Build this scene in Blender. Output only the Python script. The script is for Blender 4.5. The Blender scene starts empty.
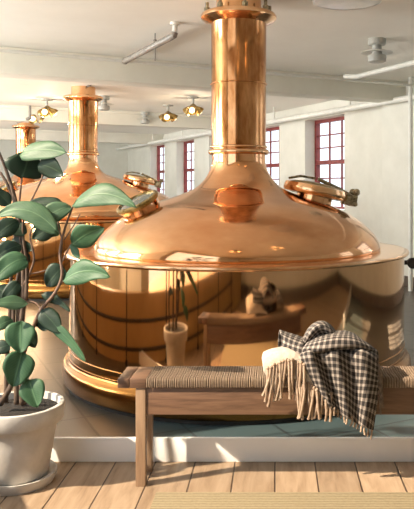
import bpy, bmesh, math, random
from mathutils import Vector, Matrix
random.seed(7)
PI = math.pi
SC = bpy.context.scene
COL = SC.collection
CAMH, F, CX, HY = 1.35, 700.0, 275.0, 186.0

def P(px, py, Y):                       # photo pixel at depth Y -> world point
    return Vector(((px - CX) / F * Y, Y, CAMH - (py - HY) / F * Y))

# hall axes: the brewery hall is turned against the bench room
U = Vector((-0.4657, 0.8849, 0)); V = Vector((0.8849, 0.4657, 0))
K1 = Vector((-0.268, 5.18, 0))
HANG = math.atan2(V.y, V.x)
CEIL = 2.75
def H(a, b, z=0.0):
    p = K1 + U * a + V * b
    return Vector((p.x, p.y, z))

# ------------------------------------------------------------------ materials
def new_mat(name):
    m = bpy.data.materials.new(name); m.use_nodes = True
    nt = m.node_tree
    b = nt.nodes['Principled BSDF']
    return m, nt, b
def N(nt, t, **kw):
    n = nt.nodes.new(t)
    for k, v in kw.items():
        if hasattr(n, k): setattr(n, k, v)
        else: n.inputs[k].default_value = v
    return n
def L(nt, a, b): nt.links.new(a, b)
def ramp(nt, fac, stops):
    r = nt.nodes.new('ShaderNodeValToRGB')
    e = r.color_ramp.elements
    while len(e) < len(stops): e.new(0.5)
    for i, (p, c) in enumerate(stops):
        e[i].position = p; e[i].color = (*c, 1) if len(c) == 3 else c
    L(nt, fac, r.inputs['Fac']); return r
def coords(nt, scale=(1, 1, 1), rot=(0, 0, 0), kind='Object'):
    tc = nt.nodes.new('ShaderNodeTexCoord'); mp = nt.nodes.new('ShaderNodeMapping')
    mp.inputs['Scale'].default_value = scale; mp.inputs['Rotation'].default_value = rot
    L(nt, tc.outputs[kind], mp.inputs['Vector']); return mp.outputs['Vector']
def bump(nt, b, h, strength=0.3, dist=0.01):
    n = nt.nodes.new('ShaderNodeBump'); n.inputs['Strength'].default_value = strength
    n.inputs['Distance'].default_value = dist
    L(nt, h, n.inputs['Height']); L(nt, n.outputs['Normal'], b.inputs['Normal'])

def noisy(name, c1, c2, scale=8, rough=0.6, metal=0.0, stretch=(1, 1, 1), bs=0.0, bd=0.005, rough2=None, p=(0.35, 0.68)):
    m, nt, b = new_mat(name)
    v = coords(nt, stretch)
    n = N(nt, 'ShaderNodeTexNoise', Scale=scale, Detail=5.0, Roughness=0.6)
    L(nt, v, n.inputs['Vector'])
    r = ramp(nt, n.outputs['Fac'], [(p[0], c1), (p[1], c2)])
    L(nt, r.outputs['Color'], b.inputs['Base Color'])
    b.inputs['Roughness'].default_value = rough; b.inputs['Metallic'].default_value = metal
    if rough2 is not None:
        rr = ramp(nt, n.outputs['Fac'], [(p[0], (rough,)*3), (p[1], (rough2,)*3)])
        L(nt, rr.outputs['Color'], b.inputs['Roughness'])
    if bs: bump(nt, b, n.outputs['Fac'], bs, bd)
    return m

def wood(name, dark, light, axis='X', scale=1.0, rough=0.5):
    m, nt, b = new_mat(name)
    st = {'X': (1.2, 14, 14), 'Y': (14, 1.2, 14), 'Z': (14, 14, 1.2)}[axis]
    v = coords(nt, tuple(s * scale for s in st))
    n = N(nt, 'ShaderNodeTexNoise', Scale=1.6, Detail=6.0, Roughness=0.65, Distortion=0.6)
    L(nt, v, n.inputs['Vector'])
    n2 = N(nt, 'ShaderNodeTexNoise', Scale=6.0, Detail=3.0); L(nt, v, n2.inputs['Vector'])
    mx = N(nt, 'ShaderNodeMath', operation='MULTIPLY_ADD'); mx.inputs[1].default_value = 0.3
    L(nt, n2.outputs['Fac'], mx.inputs[0]); L(nt, n.outputs['Fac'], mx.inputs[2])
    mid = tuple((a + c) / 2 for a, c in zip(dark, light))
    r = ramp(nt, mx.outputs[0], [(0.42, dark), (0.62, mid), (0.85, light)])
    L(nt, r.outputs['Color'], b.inputs['Base Color'])
    b.inputs['Roughness'].default_value = rough
    bump(nt, b, mx.outputs[0], 0.25, 0.003)
    return m

M = {}
def copper(name, c_lo, c_hi, rough, rough_hi, streak=(1, 1, 1), scale=3.0, bs=0.0):
    return noisy(name, c_lo, c_hi, scale, rough, 1.0, streak, bs, 0.004, rough_hi)
M['cu_dome'] = copper('copper dome', (0.76, 0.38, 0.18), (0.89, 0.53, 0.30), 0.07, 0.15, (1, 1, 2.5), 2.6, 0.02)
M['cu_pipe'] = copper('copper pipe', (0.36, 0.135, 0.04), (0.80, 0.42, 0.19), 0.08, 0.22, (6, 6, 1.6), 2.0, 0.12)
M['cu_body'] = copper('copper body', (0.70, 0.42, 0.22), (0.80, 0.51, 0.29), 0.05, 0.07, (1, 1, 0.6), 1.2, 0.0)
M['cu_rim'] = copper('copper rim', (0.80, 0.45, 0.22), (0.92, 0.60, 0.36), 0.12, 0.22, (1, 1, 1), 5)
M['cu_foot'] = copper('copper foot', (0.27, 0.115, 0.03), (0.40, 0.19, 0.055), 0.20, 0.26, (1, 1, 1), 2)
M['brass'] = noisy('brass', (0.26, 0.17, 0.055), (0.52, 0.38, 0.16), 14, 0.24, 1.0, rough2=0.4)
M['hatch_grey'] = noisy('tarnished bronze', (0.14, 0.12, 0.07), (0.58, 0.50, 0.34), 40, 0.35, 0.9)
M['iron'] = noisy('dark iron', (0.012, 0.009, 0.007), (0.03, 0.022, 0.016), 20, 0.55, 0.2)
M['rubber'] = noisy('black plinth', (0.008, 0.008, 0.008), (0.025, 0.023, 0.02), 12, 0.6)
M['plaster'] = noisy('cream wall paint', (0.62, 0.61, 0.54), (0.68, 0.67, 0.60), 3, 0.75, bs=0.05)
M['ceil'] = noisy('ceiling paint', (0.84, 0.82, 0.75), (0.88, 0.86, 0.79), 2, 0.6, bs=0.03)
M['beam'] = noisy('beam paint', (0.75, 0.73, 0.64), (0.80, 0.78, 0.69), 3, 0.6)
M['skirt'] = noisy('dark skirting', (0.09, 0.07, 0.055), (0.13, 0.10, 0.08), 6, 0.4)
M['pipe_white'] = noisy('painted pipe', (0.66, 0.66, 0.60), (0.74, 0.73, 0.68), 12, 0.45)
M['pipe_grey'] = noisy('grey conduit', (0.17, 0.15, 0.13), (0.27, 0.245, 0.21), 15, 0.45)
M['lamp_grey'] = noisy('grey enamel', (0.34, 0.34, 0.31), (0.44, 0.44, 0.40), 10, 0.4)
M['enamel'] = noisy('white enamel', (0.74, 0.73, 0.70), (0.80, 0.79, 0.76), 6, 0.25)
M['red'] = noisy('red window paint', (0.15, 0.018, 0.016), (0.24, 0.035, 0.03), 14, 0.45)
M['white_trim'] = noisy('white baseboard paint', (0.88, 0.88, 0.87), (0.92, 0.92, 0.91), 5, 0.4)
M['gold_wall'] = noisy('golden brown panelling', (0.46, 0.29, 0.11), (0.62, 0.40, 0.17), 1.2, 0.5)
M['bench'] = wood('bench oak', (0.08, 0.040, 0.023), (0.20, 0.11, 0.065), 'X', 1.6, 0.5)
M['bench_leg'] = wood('bench leg oak', (0.20, 0.12, 0.07), (0.36, 0.235, 0.145), 'Z', 1.6, 0.5)
M['tassel'] = noisy('beige yarn', (0.28, 0.19, 0.13), (0.42, 0.315, 0.23), 60, 0.9, bs=0.3)
M['tassel_dark'] = noisy('brown yarn', (0.10, 0.07, 0.05), (0.24, 0.17, 0.12), 60, 0.9)
M['wool'] = noisy('cream wool', (0.42, 0.355, 0.285), (0.54, 0.47, 0.39), 45, 0.95, bs=0.7, bd=0.01)
M['soil'] = noisy('soil', (0.008, 0.006, 0.004), (0.025, 0.018, 0.013), 60, 0.95, bs=0.8, bd=0.01)
M['bark'] = noisy('bark', (0.035, 0.022, 0.015), (0.14, 0.09, 0.058), 30, 0.8, stretch=(2, 2, .7), bs=0.4)
M['twig'] = noisy('young twig', (0.10, 0.055, 0.035), (0.21, 0.13, 0.085), 30, 0.7)
M['pot'] = noisy('rough white stoneware', (0.50, 0.47, 0.43), (0.62, 0.59, 0.55), 9, 0.85, bs=0.35, bd=0.01)
M['teal'] = noisy('tape', (0.62, 0.50, 0.03), (0.72, 0.60, 0.05), 6, 0.5)

def leaf_mat(name, c1, c2):
    m, nt, b = new_mat(name)
    tc = nt.nodes.new('ShaderNodeTexCoord')
    sp = nt.nodes.new('ShaderNodeSeparateXYZ'); L(nt, tc.outputs['UV'], sp.inputs[0])
    n = N(nt, 'ShaderNodeTexNoise', Scale=18.0, Detail=4.0); L(nt, coords(nt), n.inputs['Vector'])
    r = ramp(nt, n.outputs['Fac'], [(0.3, c1), (0.7, c2)])
    # midrib and side veins
    ab = N(nt, 'ShaderNodeMath', operation='ABSOLUTE'); L(nt, sp.outputs['X'], ab.inputs[0])
    mr = ramp(nt, ab.outputs[0], [(0.0, (1, 1, 1)), (0.07, (0, 0, 0))])
    ad = N(nt, 'ShaderNodeMath', operation='MULTIPLY_ADD'); ad.inputs[1].default_value = -0.35
    L(nt, ab.outputs[0], ad.inputs[0]); L(nt, sp.outputs['Y'], ad.inputs[2])
    sn = N(nt, 'ShaderNodeMath', operation='MULTIPLY'); sn.inputs[1].default_value = 75; L(nt, ad.outputs[0], sn.inputs[0])
    si = N(nt, 'ShaderNodeMath', operation='SINE'); L(nt, sn.outputs[0], si.inputs[0])
    vr = ramp(nt, si.outputs[0], [(0.80, (0, 0, 0)), (1.0, (.25, .25, .25))])
    mxv = N(nt, 'ShaderNodeMath', operation='MAXIMUM'); L(nt, mr.outputs[0], mxv.inputs[0]); L(nt, vr.outputs[0], mxv.inputs[1])
    mx = nt.nodes.new('ShaderNodeMixRGB'); L(nt, mxv.outputs[0], mx.inputs[0])
    L(nt, r.outputs[0], mx.inputs[1]); mx.inputs[2].default_value = (c2[0] * 1.5 + .015, c2[1] * 1.4 + .02, c2[2] * 1.4 + .01, 1)
    L(nt, mx.outputs[0], b.inputs['Base Color'])
    b.inputs['Roughness'].default_value = 0.5; b.inputs['Specular IOR Level'].default_value = 0.35
    b.inputs['Transmission Weight'].default_value = 0.0
    bump(nt, b, mxv.outputs[0], 0.25, 0.003)
    return m
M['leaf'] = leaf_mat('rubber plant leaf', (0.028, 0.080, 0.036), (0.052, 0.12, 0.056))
M['leaf_dark'] = leaf_mat('older dark leaf', (0.006, 0.021, 0.010), (0.014, 0.036, 0.018))  # darker and paler greens, assigned leaf by leaf
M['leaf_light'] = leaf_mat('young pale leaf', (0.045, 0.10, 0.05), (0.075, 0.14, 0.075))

def wood_floor():
    m, nt, b = new_mat('oak floorboards')
    tc = nt.nodes.new('ShaderNodeTexCoord'); sp = nt.nodes.new('ShaderNodeSeparateXYZ')
    L(nt, tc.outputs['Object'], sp.inputs[0])
    dv = N(nt, 'ShaderNodeMath', operation='DIVIDE'); dv.inputs[1].default_value = 0.1945; L(nt, sp.outputs['X'], dv.inputs[0])
    fl = N(nt, 'ShaderNodeMath', operation='FLOOR'); L(nt, dv.outputs[0], fl.inputs[0])
    fr = N(nt, 'ShaderNodeMath', operation='FRACT'); L(nt, dv.outputs[0], fr.inputs[0])
    pp = N(nt, 'ShaderNodeMath', operation='PINGPONG'); pp.inputs[1].default_value = 0.5; L(nt, fr.outputs[0], pp.inputs[0])
    wn = N(nt, 'ShaderNodeTexWhiteNoise', noise_dimensions='1D'); L(nt, fl.outputs[0], wn.inputs['W'])
    cb = nt.nodes.new('ShaderNodeCombineXYZ')
    sx = N(nt, 'ShaderNodeMath', operation='MULTIPLY'); sx.inputs[1].default_value = 16; L(nt, sp.outputs['X'], sx.inputs[0])
    sy = N(nt, 'ShaderNodeMath', operation='MULTIPLY_ADD'); sy.inputs[1].default_value = 2.0; L(nt, sp.outputs['Y'], sy.inputs[0])
    sh = N(nt, 'ShaderNodeMath', operation='MULTIPLY'); sh.inputs[1].default_value = 40; L(nt, wn.outputs['Value'], sh.inputs[0]); L(nt, sh.outputs[0], sy.inputs[2])
    L(nt, sx.outputs[0], cb.inputs['X']); L(nt, sy.outputs[0], cb.inputs['Y'])
    n = N(nt, 'ShaderNodeTexNoise', Scale=1.4, Detail=6.0, Roughness=0.62, Distortion=0.5); L(nt, cb.outputs[0], n.inputs['Vector'])
    r = ramp(nt, n.outputs['Fac'], [(0.28, (0.235, 0.155, 0.095)), (0.5, (0.36, 0.26, 0.175)), (0.72, (0.45, 0.335, 0.235))])
    tone = ramp(nt, wn.outputs['Value'], [(0, (0.80, 0.78, 0.75)), (1, (1.05, 1.02, 0.98))])
    mu = N(nt, 'ShaderNodeMixRGB', blend_type='MULTIPLY'); mu.inputs[0].default_value = 1
    L(nt, r.outputs[0], mu.inputs[1]); L(nt, tone.outputs[0], mu.inputs[2])
    gap = ramp(nt, pp.outputs[0], [(0.010, (0, 0, 0)), (0.022, (1, 1, 1))])
    mx = nt.nodes.new('ShaderNodeMixRGB'); L(nt, gap.outputs[0], mx.inputs[0])
    mx.inputs[1].default_value = (0.05, 0.028, 0.015, 1); L(nt, mu.outputs[0], mx.inputs[2])
    L(nt, mx.outputs[0], b.inputs['Base Color']); b.inputs['Roughness'].default_value = 0.5
    bump(nt, b, gap.outputs[0], 0.6, 0.004)
    return m
M['floor'] = wood_floor()

def tile_floor():
    m, nt, b = new_mat('glazed hall tiles')
    v = coords(nt, (1, 1, 1), (0, 0, -HANG))
    br = N(nt, 'ShaderNodeTexBrick', offset=0.0)
    br.inputs['Scale'].default_value = 1.0; br.inputs['Brick Width'].default_value = 0.46; br.inputs['Row Height'].default_value = 0.46
    br.inputs['Mortar Size'].default_value = 0.008
    br.inputs['Color1'].default_value = (0.066, 0.058, 0.047, 1); br.inputs['Color2'].default_value = (0.088, 0.077, 0.062, 1)
    br.inputs['Mortar'].default_value = (0.03, 0.026, 0.022, 1)
    L(nt, v, br.inputs['Vector'])
    # teal sky reflection put into the tile colour, front and right of big kettle
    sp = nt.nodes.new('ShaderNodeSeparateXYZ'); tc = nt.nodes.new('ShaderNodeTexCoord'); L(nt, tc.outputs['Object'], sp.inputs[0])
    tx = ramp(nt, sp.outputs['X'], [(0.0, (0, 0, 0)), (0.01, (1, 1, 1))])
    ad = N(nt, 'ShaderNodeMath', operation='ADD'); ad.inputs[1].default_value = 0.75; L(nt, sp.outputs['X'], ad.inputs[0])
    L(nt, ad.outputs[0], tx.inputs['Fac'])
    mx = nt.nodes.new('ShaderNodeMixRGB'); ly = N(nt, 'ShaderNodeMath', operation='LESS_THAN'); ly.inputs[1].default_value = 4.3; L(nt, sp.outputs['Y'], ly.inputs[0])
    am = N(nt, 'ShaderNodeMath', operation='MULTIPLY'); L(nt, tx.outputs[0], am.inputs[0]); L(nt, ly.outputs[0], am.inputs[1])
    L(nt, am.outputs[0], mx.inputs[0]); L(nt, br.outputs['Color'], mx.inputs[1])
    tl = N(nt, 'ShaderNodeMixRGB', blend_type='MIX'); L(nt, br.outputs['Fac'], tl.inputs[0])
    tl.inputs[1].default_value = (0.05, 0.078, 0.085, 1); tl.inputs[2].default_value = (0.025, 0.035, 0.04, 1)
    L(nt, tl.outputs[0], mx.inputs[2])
    L(nt, mx.outputs[0], b.inputs['Base Color']); b.inputs['Roughness'].default_value = 0.32
    inv = N(nt, 'ShaderNodeMath', operation='SUBTRACT'); inv.inputs[0].default_value = 1; L(nt, br.outputs['Fac'], inv.inputs[1])
    bump(nt, b, inv.outputs[0], 0.3, 0.003)
    return m
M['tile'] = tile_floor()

def plaid():
    m, nt, b = new_mat('grey and black checked wool')
    tc = nt.nodes.new('ShaderNodeTexCoord'); sp = nt.nodes.new('ShaderNodeSeparateXYZ'); L(nt, tc.outputs['UV'], sp.inputs[0])
    def stripe(out, per, lo):
        a = N(nt, 'ShaderNodeMath', operation='DIVIDE'); a.inputs[1].default_value = per; L(nt, out, a.inputs[0])
        f = N(nt, 'ShaderNodeMath', operation='FRACT'); L(nt, a.outputs[0], f.inputs[0])
        g = N(nt, 'ShaderNodeMath', operation='GREATER_THAN'); g.inputs[1].default_value = lo; L(nt, f.outputs[0], g.inputs[0])
        return g.outputs[0]
    a = stripe(sp.outputs['X'], 0.027, 0.40); c = stripe(sp.outputs['Y'], 0.031, 0.42)
    s = N(nt, 'ShaderNodeMath', operation='ADD'); L(nt, a, s.inputs[0]); L(nt, c, s.inputs[1])
    h = N(nt, 'ShaderNodeMath', operation='MULTIPLY'); h.inputs[1].default_value = 0.5; L(nt, s.outputs[0], h.inputs[0])
    fine = stripe(sp.outputs['Y'], 0.0050, 0.5)
    r = ramp(nt, h.outputs[0], [(0.0, (0.36, 0.31, 0.27)), (0.5, (0.135, 0.112, 0.098)), (1.0, (0.018, 0.015, 0.014))])
    fm = N(nt, 'ShaderNodeMixRGB', blend_type='MULTIPLY'); fm.inputs[0].default_value = 1
    fr = ramp(nt, fine, [(0, (1.15, 1.15, 1.15)), (1, (0.66, 0.66, 0.66))])
    L(nt, r.outputs[0], fm.inputs[1]); L(nt, fr.outputs[0], fm.inputs[2])
    L(nt, fm.outputs[0], b.inputs['Base Color']); b.inputs['Roughness'].default_value = 0.95
    n = N(nt, 'ShaderNodeTexNoise', Scale=300.0); bump(nt, b, n.outputs['Fac'], 0.3, 0.003)
    return m
M['plaid'] = plaid()

def woven(name, c1, c2, per, axis):
    m, nt, b = new_mat(name)
    v = coords(nt)
    sp = nt.nodes.new('ShaderNodeSeparateXYZ'); L(nt, v, sp.inputs[0])
    n = N(nt, 'ShaderNodeTexNoise', Scale=70.0, Detail=3.0); L(nt, v, n.inputs['Vector'])
    w = N(nt, 'ShaderNodeTexWave', wave_type='BANDS', bands_direction=axis)
    w.inputs['Scale'].default_value = 1.0 / per / 3.1416 * 0.5 * 2; w.inputs['Distortion'].default_value = 1.0; w.inputs['Detail'].default_value = 2
    L(nt, v, w.inputs['Vector'])
    ad = N(nt, 'ShaderNodeMath', operation='MULTIPLY_ADD'); ad.inputs[1].default_value = 0.6
    L(nt, w.outputs['Fac'], ad.inputs[0])
    sb = N(nt, 'ShaderNodeMath', operation='MULTIPLY'); sb.inputs[1].default_value = 0.5; L(nt, n.outputs['Fac'], sb.inputs[0])
    L(nt, sb.outputs[0], ad.inputs[2])
    r = ramp(nt, ad.outputs[0], [(0.15, c1), (0.8, c2)])
    L(nt, r.outputs[0], b.inputs['Base Color']); b.inputs['Roughness'].default_value = 0.85
    bump(nt, b, ad.outputs[0], 0.5, 0.006)
    return m
M['cord'] = woven('paper cord weave', (0.10, 0.065, 0.042), (0.26, 0.185, 0.125), 0.012, 'X')
M['rug'] = woven('jute weave', (0.15, 0.118, 0.065), (0.31, 0.25, 0.15), 0.016, 'Y')

def glass():
    m, nt, b = new_mat('window glass')
    nt.nodes.remove(b)
    t = nt.nodes.new('ShaderNodeBsdfTransparent'); t.inputs[0].default_value = (0.95, 0.97, 0.98, 1)
    g = nt.nodes.new('ShaderNodeBsdfGlossy'); g.inputs['Roughness'].default_value = 0.02
    x = nt.nodes.new('ShaderNodeMixShader'); x.inputs[0].default_value = 0.07
    L(nt, t.outputs[0], x.inputs[1]); L(nt, g.outputs[0], x.inputs[2])
    L(nt, x.outputs[0], nt.nodes['Material Output'].inputs['Surface'])
    return m
M['glass'] = glass()
M['sight_glass'] = noisy('dull sight glass', (0.10, 0.11, 0.09), (0.20, 0.21, 0.18), 10, 0.12)
def glow(name, col, s):
    m, nt, b = new_mat(name)
    b.inputs['Base Color'].default_value = (0.9, 0.85, 0.75, 1)
    b.inputs['Emission Color'].default_value = (*col, 1); b.inputs['Emission Strength'].default_value = s
    return m
M['bulb'] = glow('lit bulb', (1.0, 0.72, 0.38), 5.0)

# ------------------------------------------------------------------ mesh tools
def link(name, bm, mat, parent=None, smooth=None, world=True):
    me = bpy.data.meshes.new(name)
    bm.normal_update(); bm.to_mesh(me); bm.free()
    o = bpy.data.objects.new(name, me); COL.objects.link(o)
    if mat is not None: me.materials.append(mat)
    if smooth is not None:
        me.shade_smooth()
        if smooth < 180: me.set_sharp_from_angle(angle=math.radians(smooth))
    if parent:
        o.parent = parent
        if world: o.matrix_parent_inverse = parent.matrix_world_inv if hasattr(parent, 'matrix_world_inv') else Matrix.Translation(parent.location).inverted()
    return o
def empty(name, label, cat, loc, group=None):
    o = bpy.data.objects.new(name, None); COL.objects.link(o)
    o.location = loc; o.empty_display_size = 0.1
    o['label'] = label; o['category'] = cat
    if group: o['group'] = group
    return o
def tag(o, label, cat, group=None):
    o['label'] = label; o['category'] = cat
    if group: o['group'] = group
    return o
def struct(name, bm, mat, smooth=None, parent=None):
    o = link(name, bm, mat, parent, smooth)
    if not parent: o['kind'] = 'structure'
    return o
def copy_tree(o, loc=None, label=None, group=None):
    c = o.copy(); COL.objects.link(c)
    if loc is not None: c.location = loc
    if label: c['label'] = label
    if group: c['group'] = group
    for ch in list(o.children):
        d = ch.copy(); COL.objects.link(d); d.parent = c; d.matrix_parent_inverse = ch.matrix_parent_inverse
        for g in list(ch.children):
            e = g.copy(); COL.objects.link(e); e.parent = d; e.matrix_parent_inverse = g.matrix_parent_inverse
    return c

def box(bm, lo, hi, rot=None, bev=0.0):
    c = [(a + b) / 2 for a, b in zip(lo, hi)]; s = [b - a for a, b in zip(lo, hi)]
    r = bmesh.ops.create_cube(bm, size=1.0)
    vs = r['verts']
    bmesh.ops.scale(bm, vec=s, verts=vs)
    if bev:
        es = list({e for v in vs for e in v.link_edges})
        q = bmesh.ops.bevel(bm, geom=es, offset=bev, segments=2, affect='EDGES', profile=0.6)
        vs = list({v for f in q['faces'] for v in f.verts} | {v for v in vs if v.is_valid})
    if rot is not None: bmesh.ops.rotate(bm, cent=(0, 0, 0), matrix=rot, verts=vs)
    bmesh.ops.translate(bm, vec=c, verts=vs)
    return vs
def hbox(bm, a0, a1, b0, b1, z0, z1, bev=0.0):     # box in hall axes (a along U, b along V)
    c = H((a0 + a1) / 2, (b0 + b1) / 2)
    sx, sy = abs(b1 - b0), abs(a1 - a0)
    vs = box(bm, (-sx / 2, -sy / 2, z0), (sx / 2, sy / 2, z1), None, bev)
    bmesh.ops.rotate(bm, cent=(0, 0, 0), matrix=Matrix.Rotation(HANG, 3, 'Z'), verts=vs)
    bmesh.ops.translate(bm, vec=(c.x, c.y, 0), verts=vs)
def hprism(bm, poly, z0, z1):
    A = [bm.verts.new(H(a, b, z0)) for a, b in poly]; B = [bm.verts.new(H(a, b, z1)) for a, b in poly]
    n = len(A); fs = [bm.faces.new(A), bm.faces.new(B)]
    for k in range(n): fs.append(bm.faces.new((A[k], A[(k + 1) % n], B[(k + 1) % n], B[k])))
    bmesh.ops.recalc_face_normals(bm, faces=fs)
def crom(pts, n):
    out = []
    pts = [Vector(p) for p in pts]
    for i in range(len(pts) - 1):
        p0 = pts[max(i - 1, 0)]; p1 = pts[i]; p2 = pts[i + 1]; p3 = pts[min(i + 2, len(pts) - 1)]
        for k in range(n):
            t = k / n
            out.append(0.5 * ((2 * p1) + (p2 - p0) * t + (2 * p0 - 5 * p1 + 4 * p2 - p3) * t * t + (3 * p1 - p0 - 3 * p2 + p3) * t ** 3))
    out.append(pts[-1]); return out
def lathe(bm, prof, seg=64, c=(0, 0, 0), mat3=None, close=False):
    rings = []
    for r, z in prof:
        if r < 1e-5:
            rings.append([bm.verts.new((0, 0, z))])
        else:
            rings.append([bm.verts.new((r * math.cos(2 * PI * k / seg), r * math.sin(2 * PI * k / seg), z)) for k in range(seg)])
    if close: rings.append(rings[0])
    for A, B in zip(rings, rings[1:]):
        for k in range(seg):
            k2 = (k + 1) % seg
            f = [A[k % len(A)], A[k2 % len(A)], B[k2 % len(B)], B[k % len(B)]]
            f = list(dict.fromkeys(f))
            if len(f) > 2:
                try: bm.faces.new(f)
                except ValueError: pass
    vs = list({v for r in rings for v in r})
    bmesh.ops.recalc_face_normals(bm, faces=list({f for v in vs for f in v.link_faces}))
    if mat3 is not None: bmesh.ops.rotate(bm, cent=(0, 0, 0), matrix=mat3, verts=vs)
    bmesh.ops.translate(bm, vec=c, verts=vs)
    return vs
def tube(bm, pts, rad, seg=8, cap=True):
    pts = [Vector(p) for p in pts]
    n = len(pts)
    rads = rad if isinstance(rad, (list, tuple)) else [rad] * n
    rings = []
    t0 = (pts[1] - pts[0]).normalized()
    ref = Vector((0, 0, 1)) if abs(t0.z) < 0.9 else Vector((1, 0, 0))
    nrm = t0.cross(ref).normalized()
    for i, p in enumerate(pts):
        t = (pts[min(i + 1, n - 1)] - pts[max(i - 1, 0)]).normalized()
        nrm = (nrm - t * nrm.dot(t)).normalized()
        bn = t.cross(nrm)
        rings.append([bm.verts.new(p + (nrm * math.cos(2 * PI * k / seg) + bn * math.sin(2 * PI * k / seg)) * rads[i]) for k in range(seg)])
    for A, B in zip(rings, rings[1:]):
        for k in range(seg):
            bm.faces.new((A[k], A[(k + 1) % seg], B[(k + 1) % seg], B[k]))
    if cap:
        bm.faces.new(list(reversed(rings[0]))); bm.faces.new(rings[-1])
def ball(bm, c, r, sc=(1, 1, 1), sub=2):
    q = bmesh.ops.create_icosphere(bm, subdivisions=sub, radius=r)
    bmesh.ops.scale(bm, vec=sc, verts=q['verts']); bmesh.ops.translate(bm, vec=c, verts=q['verts'])
def torus(bm, R, r, z, seg=72, ms=10, sq=1.0):
    lathe(bm, [(R + r * math.cos(2 * PI * k / ms), z + sq * r * math.sin(2 * PI * k / ms)) for k in range(ms)], seg, close=True)
def BM(): return bmesh.new()
def axis_rot(d):                         # rotation taking +Z to direction d
    return Vector((0, 0, 1)).rotation_difference(Vector(d).normalized()).to_matrix()

# ------------------------------------------------------------------ setting
bm = BM(); box(bm, (-5.5, -3.6, -0.12), (8.2, 3.43, 0)); struct('floor', bm, M['floor'])
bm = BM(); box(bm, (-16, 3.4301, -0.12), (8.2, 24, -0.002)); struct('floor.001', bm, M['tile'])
bm = BM(); box(bm, (-2.06, 3.424, 0), (5.15, 3.444, 0.117), None, 0.004); struct('baseboard_front', bm, M['white_trim'], 30)

HEND, HV0, FV0, WR = 17.0, -4.6, -2.4, 4.0
bm = BM(); hbox(bm, -5.5, -.95, FV0 - .16, WR + .3, CEIL, CEIL + .12); hprism(bm, [(-.95, WR + .3), (HEND, WR + .3), (HEND, HV0), (.3, HV0), (-.95, FV0 - .16)], CEIL, CEIL + .12)
struct('ceiling', bm, M['ceil'])
# cross beams
for i, a in enumerate((2.82, 8.19, 13.56)):
    bm = BM(); hbox(bm, a, a + 0.32, HV0, WR, 2.49, CEIL, 0.01); hbox(bm, a - 0.05, a + 0.37, HV0, WR, 2.70, CEIL, 0.008)
    struct('trim_%d' % (i + 1), bm, M['beam'], 30)
# right wall with deep window openings
wins = [(-3.3, -2.05), (-1.1, .15), (4.65, 5.9), (6.85, 8.1), (9.05, 10.3), (11.25, 12.5), (13.45, 14.7)]
WZ0, WZ1 = 0.95, 2.50
bm = BM(); cur = -5.5
for a0, a1 in wins:
    hbox(bm, cur, a0, WR, WR + .3, 0, CEIL); hbox(bm, a0, a1, WR, WR + .3, 0, WZ0); hbox(bm, a0, a1, WR, WR + .3, WZ1, CEIL); cur = a1
hbox(bm, cur, HEND, WR, WR + .3, 0, CEIL)
hbox(bm, 1.9, 3.35, WR - .22, WR, 0, CEIL)            # projecting pier at the right edge
struct('wall_right', bm, M['plaster'])
bm = BM(); hbox(bm, -5.5, 1.9, WR - .03, WR, 0, 0.14); hbox(bm, 3.35, HEND, WR - .03, WR, 0, 0.14); hbox(bm, 1.9, 3.35, WR - .25, WR - .22, 0, .14)
struct('baseboard_right', bm, M['skirt'])
def window(n, a0, a1, b, z0=WZ0, z1=WZ1, nx=3, nz=3):
    root = bpy.data.objects.new('window_%d' % n, None); COL.objects.link(root); root.location = H((a0 + a1) / 2, b, z0); root['kind'] = 'structure'
    f = BM(); w = 0.055
    hbox(f, a0, a0 + w, b - .04, b + .04, z0, z1); hbox(f, a1 - w, a1, b - .04, b + .04, z0, z1)
    hbox(f, a0 + w, a1 - w, b - .04, b + .04, z0, z0 + w); hbox(f, a0 + w, a1 - w, b - .04, b + .04, z1 - w, z1)
    zm = z0 + (z1 - z0) * 0.52
    hbox(f, a0 + w, a1 - w, b - .05, b + .05, zm - .035, zm + .035)
    link('window_frame', f, M['red'], root)
    g = BM()
    for k in range(1, nx):
        a = a0 + w + (a1 - a0 - 2 * w) * k / nx
        hbox(g, a - .011, a + .011, b - .015, b + .015, z0 + w, z1 - w)
    for lo, hi in ((z0 + w, zm - .035), (zm + .035, z1 - w)):
        for k in range(1, nz):
            z = lo + (hi - lo) * k / nz
            hbox(g, a0 + w, a1 - w, b - .013, b + .013, z - .011, z + .011)
    link('glazing_bars', g, M['red'], root)
    p = BM(); hbox(p, a0 + w, a1 - w, b - .003, b + .003, z0 + w, z1 - w); link('pane', p, M['glass'], root)
    s = BM(); hbox(s, a0, a1, b - .26 if b > 0 else b + .04, b - .04 if b > 0 else b + .26, z0, z0 + .02); link('window_sill', s, M['white_trim'], root)
for i, (a0, a1) in enumerate(wins): window(i + 1, a0, a1, WR + .24)
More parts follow.
